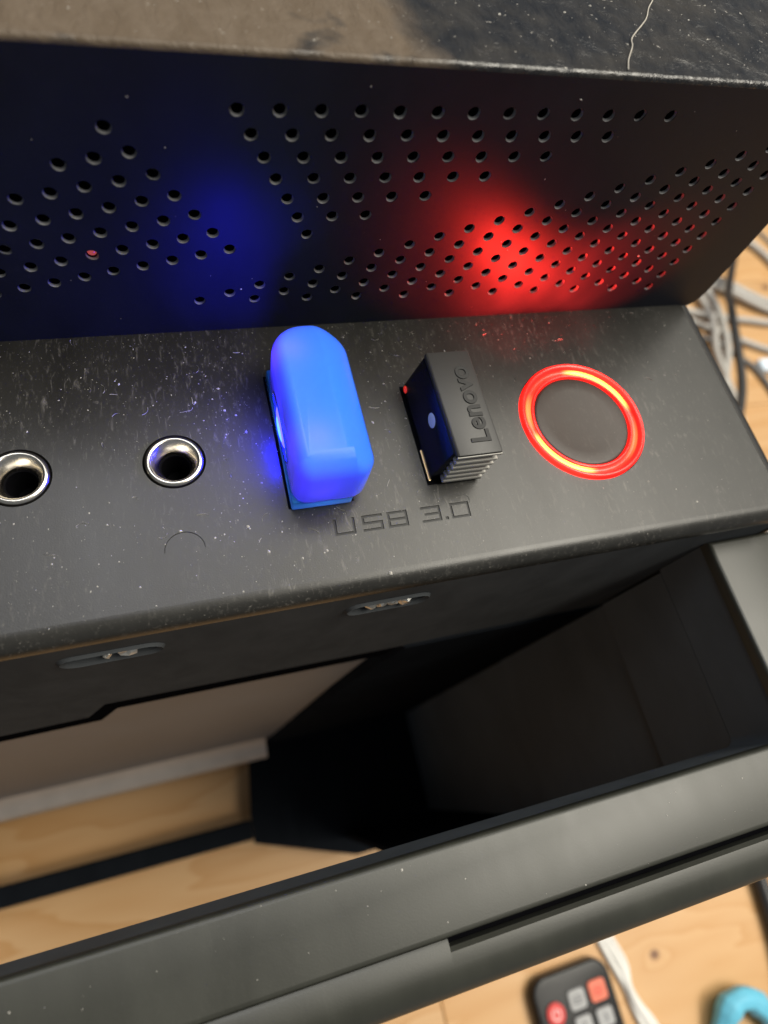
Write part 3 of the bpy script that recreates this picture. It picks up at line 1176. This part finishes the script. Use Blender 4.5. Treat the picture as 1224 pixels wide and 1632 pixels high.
# black cable at the table's right
bm = bmesh.new()
tube(bm, [(220, -80, ZT + 4), (219, -120, ZT + 4), (217.5, -145, ZT + 4), (214, -170, ZT + 4), (206, -200, ZT + 4), (196, -240, ZT + 4)], 4.0, 12)
tag(link('cable', bm, 'black_cable', None, 60), 'thick black cable running along the table at the lower right corner', 'cable')

# the tangle of cables behind the case
def cable(pts, r_, mat, label, group=None):
    bm = bmesh.new()
    q = [Vector(p) for p in pts]
    for end in (0, -1):
        d = (q[0] - q[1]) if end == 0 else (q[-1] - q[-2])
        d.z = 0
        d.normalize()
        for n_ in range(3):
            d = Matrix.Rotation(0.22 * (1 if (len(label) + n_) % 2 else -1), 3, 'Z') @ d
            e = (q[0] if end == 0 else q[-1]) + d * 55
            e.z = max(ZT + r_, e.z - 4)
            if e.x < 85 and -80 < e.y < 260:
                break
            q.insert(0, e) if end == 0 else q.append(e)
    tube(bm, q, r_ * 0.9, 12, 8)
    return tag(link('cable', bm, mat, None, 60), label, 'cable', group)


z_ = ZT
g_ = 'cables tangled on the table behind the case'
cable([(360, 190, z_ + 30), (372, 210, z_ + 26), (384, 226, z_ + 20), (412, 260, z_ + 14), (440, 292, z_ + 8), (490, 350, z_ + 4)], 3.4, 'black_cable',
      'black cable leaning against the right side of the case behind the grey cables', g_)
cable([(372, 262, z_ + 4), (404, 249, z_ + 5), (421, 236, z_ + 5), (441, 225, z_ + 4), (480, 212, z_ + 4)], 3.6, 'grey_cable',
      'upper strand of the thick grey cable pair crossing the wood at far right', g_)
cable([(370, 254, z_ + 4), (402, 241, z_ + 5), (419, 228, z_ + 5), (439, 217, z_ + 4), (480, 204, z_ + 4)], 3.6, 'grey_cable',
      'lower strand of the thick grey cable pair crossing the wood at far right', g_)
cable([(360, 222, z_ + 3), (391, 214, z_ + 3), (412, 210, z_ + 3), (432, 206, z_ + 3), (470, 203, z_ + 3)], 3.0, 'grey_cable',
      'straight pale grey cable just below the thick grey pair at far right', g_)
cable([(355, 214, z_ + 3), (376, 202, z_ + 3), (399, 188, z_ + 3), (416, 180, z_ + 3), (450, 168, z_ + 3)], 2.8, 'grey_cable',
      'thin grey cable just above the pale blue plug at far right', g_)
cable([(350, 204, z_ + 2.4), (372, 190, z_ + 2.4), (384, 176, z_ + 2.4), (392, 164, z_ + 2.4), (396, 144, z_ + 2.4), (396, 110, z_ + 2.4)], 2.2, 'dark_cable',
      'thin dark grey cable curving down the wood past the right edge of the case', g_)
cable([(430, 330, z_ + 3), (455, 297, z_ + 3), (466, 280, z_ + 3), (474, 255, z_ + 3), (490, 220, z_ + 3)], 3.4, 'grey_cable',
      'pale grey cable highest on the wood, beside the edge of the perforated wall', g_)
cable([(440, 340, z_ + 9), (463, 305, z_ + 9), (472, 285, z_ + 8.5), (480, 262, z_ + 8), (496, 225, z_ + 6)], 1.8, 'dark_cable',
      'thin dark cable lying along the uppermost pale grey cable', g_)
cable([(365, 285, z_ + 4), (379, 252, z_ + 5), (384, 228, z_ + 5), (380, 204, z_ + 5), (372, 180, z_ + 4)], 3.4, 'grey_cable',
      'pale grey cable bunched close behind the black cable beside the case', g_)
cable([(352, 285, z_ + 4), (368, 252, z_ + 5), (374, 228, z_ + 5), (371, 204, z_ + 5), (362, 180, z_ + 4)], 3.2, 'grey_cable',
      'pale grey cable seen through the gap between case and black cable', g_)
bm = rounded_block(394, 440, 160, 171, z_ + 0.3, z_ + 7, (2.5,) * 4, 2)
tag(link('plug', bm, 'ice', None, 50), 'pale blue plastic plug among the grey cables at far right', 'plug')

# ------------------------------------------------------------------ dust
rnd = random.Random(5)
bm = bmesh.new()


def fleck(bm, c, ux, uy, nrm, size, fibre=False):
    if fibre:
        a = rnd.uniform(0, 2 * PI)
        bend = rnd.uniform(-0.6, 0.6)
        pts = []
        p = Vector(c)
        for i in range(5):
            pts.append(p.copy())
            p = p + (ux * math.cos(a) + uy * math.sin(a)) * size / 4
            a += bend
        w_ = rnd.uniform(0.025, 0.05)
        vs0 = []
        for i, q in enumerate(pts):
            s = (ux * -math.sin(a) + uy * math.cos(a)) * w_
            vs0.append((bm.verts.new(q + s + nrm * 0.03), bm.verts.new(q - s + nrm * 0.03), bm.verts.new(q + nrm * 0.09)))
        for a_, b_ in zip(vs0, vs0[1:]):
            bm.faces.new((a_[0], a_[2], b_[2], b_[0]))
            bm.faces.new((a_[2], a_[1], b_[1], b_[2]))
        return
    n = rnd.randint(4, 6)
    st_ = rnd.uniform(0.45, 1.0)
    rot = rnd.uniform(0, PI)
    ring = []
    for i in range(n):
        a = 2 * PI * i / n
        r_ = size * rnd.uniform(0.6, 1.0)
        px, py = r_ * math.cos(a), r_ * st_ * math.sin(a)
        px, py = px * math.cos(rot) - py * math.sin(rot), px * math.sin(rot) + py * math.cos(rot)
        ring.append(bm.verts.new(Vector(c) + ux * px + uy * py + nrm * 0.015))
    t = bm.verts.new(Vector(c) + nrm * (0.02 + size * 0.5))
    for i in range(n):
        bm.faces.new((ring[i], ring[(i + 1) % n], t))


XV, YV, ZV = Vector((1, 0, 0)), Vector((0, 1, 0)), Vector((0, 0, 1))


def blocked(x, y):
    for jx, jy in JACKS:
        if (x - jx) ** 2 + (y - jy) ** 2 < 5.3 ** 2:
            return True
    if (x - RING[0]) ** 2 + (y - RING[1]) ** 2 < 11.2 ** 2:
        return True
    return (-15.3 < x < -4.6 and -9.7 < y < 13.7) or (4.7 < x < 13.5 and -8.6 < y < 8.9)


clumps = [(rnd.uniform(-62, 60), rnd.uniform(-19, 20)) for _ in range(60)] + [(rnd.uniform(-45, 5), rnd.uniform(-18, 18)) for _ in range(45)]
cnt = 0
while cnt < 820:
    if rnd.random() < 0.55:
        c = rnd.choice(clumps)
        x, y = rnd.gauss(c[0], 2.2), rnd.gauss(c[1], 1.6)
    else:
        x, y = rnd.uniform(-70, 62), rnd.uniform(-20, 21)
    if not (-75 < x < 62.6 and -20.0 < y < 21.2) or blocked(x, y):
        continue
    keep = 1.0 if x < 14 else 0.42
    if y < -14:
        keep *= 0.6
    if rnd.random() > keep:
        continue
    s = min(0.30, 0.035 + rnd.expovariate(1 / 0.045))
    if rnd.random() < 0.07:
        fleck(bm, (x, y, 0), XV, YV, ZV, rnd.uniform(0.5, 1.7), True)
    else:
        fleck(bm, (x, y, 0), XV, YV, ZV, s)
    cnt += 1
for _ in range(420):
    x, y = rnd.uniform(-60, 62), 21.2 - abs(rnd.gauss(0, 2.6))
    if blocked(x, y) or rnd.random() > (1.0 if x > -10 else 0.5):
        continue
    fleck(bm, (x, y, 0), XV, YV, ZV, min(0.2, 0.03 + rnd.expovariate(1 / 0.03)))
# the larger ones one can see
for x, y, s in ((-4.0, -20.0, 0.42), (-19, -14.5, 0.4), (-11.6, -15.6, 0.32), (-22, 11, 0.28), (-35, 13, 0.26), (40, -12.5, 0.3), (47, -17, 0.25), (-1, 3, 0.35), (-25.4, 9, 0.26)):
    fleck(bm, (x, y, 0), XV, YV, ZV, s)
for _ in range(40):          # on the perforated wall
    x, z = rnd.uniform(-48, 60), rnd.uniform(1.5, 37)
    if any((x - h[0]) ** 2 + (z - h[1]) ** 2 < 1.2 for h in hl):
        continue
    fleck(bm, (x, PY1, z), XV, ZV, -YV, 0.03 + rnd.expovariate(1 / 0.05), rnd.random() < 0.12)
for _ in range(420):          # on the top plate
    x, y = rnd.uniform(-45, 62), rnd.uniform(22.6, 52)
    fleck(bm, (x, y, ZTOP), XV, YV, ZV, min(0.30, 0.03 + rnd.expovariate(1 / 0.06)))
for _ in range(60):           # on the bezel
    x, y = rnd.uniform(-60, 66), rnd.uniform(-62, -53.5)
    fleck(bm, (x, y, ZB), XV, YV, ZV, 0.03 + rnd.expovariate(1 / 0.05))
ds = link('dust', bm, 'dust')
tag(ds, 'pale dust flecks and lint scattered over the black case surfaces', 'dust', None, 'stuff')
